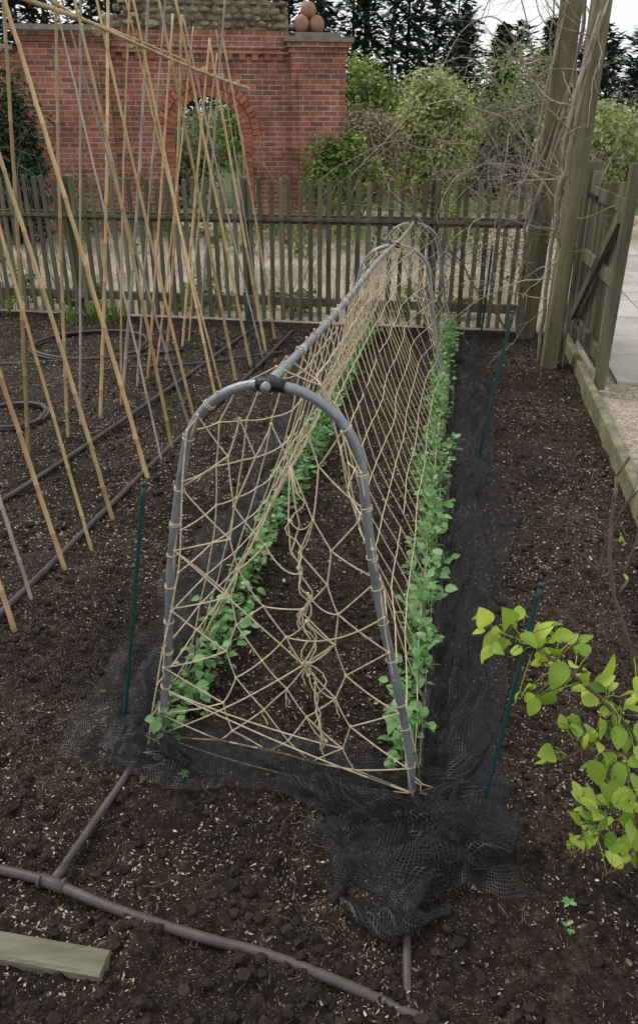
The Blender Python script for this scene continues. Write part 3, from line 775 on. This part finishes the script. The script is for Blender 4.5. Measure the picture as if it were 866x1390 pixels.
# ---------------- background plants
def shrub(name,c,rad,n,size,mat,clumps=26,twigs=6,gap=.42,fill=.35):
    mb=MB()
    for k in range(twigs):
        vine(mb,(c[0]+rnd.uniform(-.1,.1),c[1],0),Vector((rnd.uniform(-.5,.5),rnd.uniform(-.3,.3),1)),c[2]+rad[2]*.5,.022*max(rad[0],.5),.12,0,n=14,mi=1,br=1.3)
    blob(mb,c,rad,n,size,clumps,0,gap=gap,fill=fill); return mb.build(name,[mat,M['bark']],smooth=False)
shrub('variegated_shrub',(2.30,17.2,1.30),(.86,.75,1.20),18000,.085,M['varie'],70,gap=.30,fill=.45)
shrub('clipped_shrub',(.80,15.8,1.05),(.72,.6,.88),12000,.065,M['pinkb'],70,gap=.25,fill=.6)
shrub('green_shrub',(.75,20.5,1.9),(1.1,.9,1.15),7000,.11,M['spring'],40)
shrub('green_shrub.001',(.30,13.2,.85),(.60,.35,.60),3600,.08,M['spring'],22,fill=.1)
shrub('green_shrub.002',(4.6,21,1.0),(1.8,1,1.1),9000,.11,M['dull'],50)
shrub('green_shrub.003',(-3.3,18,.9),(1.0,.8,.9),5000,.10,M['dull'],40,fill=.1)
shrub('green_shrub.009',(-1.6,20,1.3),(.9,.8,1.0),3500,.11,M['spring'],24,fill=.1)
shrub('green_shrub.004',(7.9,14.5,1.0),(1.5,1.5,1.1),9000,.09,M['dull'],50)
shrub('green_shrub.005',(6.3,19.5,1.1),(1.3,1.2,1.1),9000,.10,M['varie'],50,gap=.3)
shrub('green_shrub.006',(11.5,21,1.5),(2.8,2,1.6),9000,.15,M['dull'],60)
shrub('green_shrub.007',(3.4,25,1.4),(2.0,1.5,1.3),8000,.15,M['dull'],50)
shrub('green_shrub.008',(5.1,10.2,.45),(.8,.9,.5),4500,.06,M['dull'],40)
shrub('evergreen_shrub',(-4.5,12.3,1.1),(.45,.5,1.2),4500,.09,M['dark'],40)
shrub('dead_fern',(-3.9,8.6,.6),(.5,.4,.6),1800,.09,M['dead'],20)
def tree(name,x,y,h,r,leaf,n):
    mb=MB()
    d=Vector((rnd.uniform(-.05,.05),0,1)); pts=[Vector((x,y,0))]
    for k in range(10): pts.append(pts[-1]+(d+rv(.06)).normalized()*h*.085)
    mb.tube(pts,[r*(1-.07*k) for k in range(11)],7,mi=1)
    for k in range(3,11):
        for m in range(3):
            a=rnd.uniform(0,6.28); vine(mb,pts[k],Vector((math.cos(a),math.sin(a),rnd.uniform(.5,1.3))),h*rnd.uniform(.16,.30),r*.28,.18,-.02,n=10,mi=1,br=2.2,sides=4)
    blob(mb,(x,y,h*.72),(h*.26,h*.26,h*.26),n,.10,40,0)
    mb.build(name,[leaf,M['twig']],smooth=False)
tree('garden_tree',4.9,23,3.6,.05,M['spring'],700); tree('garden_tree.001',6.9,27,3.6,.06,M['dull'],1200); tree('garden_tree.002',11.5,25,4.2,.08,M['dull'],1600)
mb=MB()
for i in range(92):
    x=-26+i*.72+rnd.uniform(-.4,.4); y=rnd.uniform(42,50); hh=float(np.interp(x,[-26,3,6,8,11,20,40],[11,10.5,8.0,6.8,6.2,5.4,4.8]))*rnd.uniform(.86,1.06)
    mb.tube([(x,y,0),(x,y,hh*.93)],[.16,.03],5,mi=1)
    rw=rnd.uniform(1.3,2.0); ex=rnd.uniform(.35,.65)
    for k in range(950):
        t=rnd.random()**.9; z=hh*(1-t*.97); w=(.12+rw*t**ex)*rnd.uniform(.2,1.0)*(1+.18*math.sin(z*4+i)); a=rnd.uniform(0,6.28)
        p_=Vector((x+w*math.cos(a),y+w*math.sin(a),z)); d=Vector((math.cos(a),math.sin(a),rnd.uniform(-.5,.6))); e=Vector((-math.sin(a),math.cos(a),rnd.uniform(-.4,.4)))
        s=rnd.uniform(.14,.34); b=len(mb.v); mb.v+=[p_-d*s,p_+e*s*.5,p_+d*s,p_-e*s*.5]; mb.f.append((b,b+1,b+2,b+3)); mb.m.append(0)
mb.build('conifer_trees',[M['conifer'],M['bark']],smooth=False)
mb=MB()
for i in range(60):
    x=rnd.uniform(-22,34); y=rnd.uniform(30,40); blob(mb,(x,y,rnd.uniform(.5,1.6)),(2.0,1.2,rnd.uniform(1,1.7)),420,.26,14)
mb.build('distant_hedge',[M['dull']],smooth=False)
mb=MB()
for i in range(85):
    p=rnd.uniform(-6,.5); q=rnd.uniform(6.98,7.5) if rnd.random()<.45 else rnd.uniform(10.5,13.2)
    hh=rnd.uniform(.08,.3) if q<8 else rnd.uniform(.15,.6)
    blob(mb,R(p,q,hh*.6),(rnd.uniform(.1,.3),.15,hh*.6),170,.05,8)
mb.build('border_perennials',[M['spring']],smooth=False)
mb=MB()
for i in range(12):
    p=rnd.choice([rnd.uniform(-4.5,-2.8),rnd.uniform(-3.4,-2.9)]); q=rnd.uniform(6.4,6.72); b=R(p,q,0)
    for k in range(22):
        mb.leaf(b+rv(.05)*1,Vector((rnd.uniform(-.5,.5),rnd.uniform(-.5,.5),1)),rv(1),rnd.uniform(.06,.2),.012,4,.3,.1)
mb.build('grass_tufts',[M['spring']])
mb=MB()
for i in range(120):
    p=rnd.uniform(-6.5,.3); vine(mb,R(p,rnd.uniform(6.98,8.2),0),Vector((rnd.uniform(-.3,.3),0,1)),rnd.uniform(.7,1.5),.004,.13,.0,br=1)
mb.build('dry_stalks',[M['twig']])
# ---------------- foreground shrub
rnd.seed(5)
mb=MB()
def br(pts,r0_,r1_,mi=1):
    out=[];P_=[Vector(p) for p in pts]
    for i in range(len(P_)-1):
        a=P_[max(i-1,0)];b=P_[i];c=P_[i+1];d=P_[min(i+2,len(P_)-1)]
        for k in range(6):
            t=k/6; out.append(.5*((2*b)+(c-a)*t+(2*a-5*b+4*c-d)*t*t+(3*b-a-3*c+d)*t**3)+rv(.0015))
    out.append(P_[-1]); n=len(out); mb.tube(out,[r0_+(r1_-r0_)*k/n*1.0 for k in range(n)],7,mi=mi); return out
main=br([(.74,1.26,-.03),(.72,1.24,.2),(.69,1.22,.4),(.66,1.2,.55),(.60,1.21,.70),(.545,1.23,.85),(.53,1.25,1.04)],.010,.0025)
b1=br([(.70,1.23,.36),(.63,1.19,.50),(.55,1.17,.60),(.46,1.17,.68),(.39,1.17,.73),(.32,1.18,.76)],.006,.0018)
b2=br([(.72,1.24,.18),(.67,1.19,.26),(.61,1.16,.30),(.56,1.15,.24),(.55,1.15,.18)],.005,.0015)
b3=br([(.75,1.26,.0),(.77,1.24,.3),(.74,1.2,.55),(.70,1.2,.75),(.69,1.22,.95)],.009,.003)
b4=br([(.69,1.22,.40),(.62,1.18,.45),(.54,1.16,.48),(.49,1.16,.45)],.004,.0015)
b5=br([(.74,1.25,.1),(.69,1.18,.12),(.63,1.15,.12)],.004,.0015)
for B in (main,b3):
    for k in range(10,len(B),2):
        e=B[k]+rv(.025)+Vector((0,0,.02)); mb.tube([B[k],e],[.0022,.003],5,mi=1)
        if rnd.random()<.35: mb.leaf(e,rv(.6)+Vector((0,0,1)),rv(1),.018,.009,4,.2,.3)
LP=[(.311,.77),(.333,.71),(.364,.76),(.389,.716),(.453,.73),(.43,.677),(.507,.70),(.407,.60),(.457,.572),(.47,.637),(.518,.637),(.54,.58),(.57,.62),(.507,.505),(.555,.495),(.478,.43),(.604,.415),(.617,.475),(.619,.553),(.589,.373),(.653,.318),(.57,.307),(.565,.24),(.625,.23),(.682,.24),(.566,.17),(.61,.148),(.67,.11),(.716,.11),(.66,.50),(.68,.42),(.70,.33),(.60,.53),(.64,.37),(.71,.18),(.59,.28),(.42,.73),(.35,.735),(.60,.20),(.65,.17),(.66,.28),(.62,.32),(.67,.46),(.64,.60),(.56,.45)]
allb=main+b1+b2+b3+b4+b5
for (x,z) in LP:
    for rep in range(4):
        y=1.17+rnd.uniform(-.06,.06); k=y/1.2
        sp_=.028 if rep else 0
        c=Vector((x*k+rnd.uniform(-1,1)*sp_,y,z+(1.6-z)*(1-k)+rnd.uniform(-1,1)*sp_))
        near=min(allb,key=lambda p:(p-c).length); d=(c-near); d=d+rv(.012)
        if d.length<.01: d=rv(1)
        d.normalize(); d=(d+Vector((0,0,-.15))+rv(.45)).normalized()
        s_=rnd.uniform(.040,.058)*(1 if rep==0 else rnd.uniform(.45,.9)); st=c-d*s_*.5
        mb.tube([near,near.lerp(st,.6)+Vector((0,0,.006)),st],.0010,4,mi=0)
        mb.leaf(st,d,Vector((0,-.35,1))+rv(.8),s_,s_*rnd.uniform(.55,.74),8,rnd.uniform(.05,.55),.28,wave=.012)
mb.build('leafy_shrub',[M['lime'],M['bark']])
mb=MB()
for a in ((1.00,2.55),(1.12,2.6)):
    vine(mb,(a[0]+.09,a[1],0),(.03,0,1),.62,.006,.12,0,n=12,br=1.5)
mb.build('bare_twiggy_shrub',[M['bark']])
mb=MB()
for (x,y) in ((.57,1.16),(-.37,1.55),(.55,1.1)):
    for k in range(8):
        a=rnd.uniform(0,6.28); mb.leaf((x,y,.012),(math.cos(a),math.sin(a),.4),(0,0,1),.018,.009,3)
mb.build('weeds',[M['pea']])
# ---------------- world, sun, camera
w=bpy.data.worlds.new('World'); sc.world=w; w.use_nodes=True; nt=w.node_tree
bg=nt.nodes['Background']; sky=nt.nodes.new('ShaderNodeTexSky'); sky.sky_type='NISHITA'; sky.sun_disc=False
EL=math.radians(52); AZ=math.radians(-60)
sky.sun_elevation=EL; sky.sun_rotation=AZ; sky.dust_density=4; sky.air_density=1.2
mx=nt.nodes.new('ShaderNodeMixRGB'); mx.inputs[0].default_value=.82; mx.inputs[2].default_value=(9.0,9.05,9.1,1)
nt.links.new(sky.outputs[0],mx.inputs[1]); nt.links.new(mx.outputs[0],bg.inputs[0]); bg.inputs[1].default_value=.125
sl=bpy.data.lights.new('sun','SUN'); sl.energy=1.5; sl.angle=math.radians(12); sl.color=(1,.96,.9)
so=bpy.data.objects.new('sun',sl); sc.collection.objects.link(so)
sdv=Vector((math.sin(AZ)*math.cos(EL),math.cos(AZ)*math.cos(EL),math.sin(EL)))
so.rotation_euler=sdv.to_track_quat('Z','Y').to_euler()
cam=bpy.data.cameras.new('camera'); co=bpy.data.objects.new('camera',cam); sc.collection.objects.link(co)
co.location=(0,0,1.6); co.rotation_euler=(math.radians(90-26.8),0,0)
cam.sensor_fit='VERTICAL'; cam.sensor_height=36; cam.lens=36*1040/1390; cam.clip_start=.05; cam.clip_end=800
sc.camera=co
sc.view_settings.view_transform='Standard'; sc.view_settings.look='None'; sc.view_settings.exposure=0
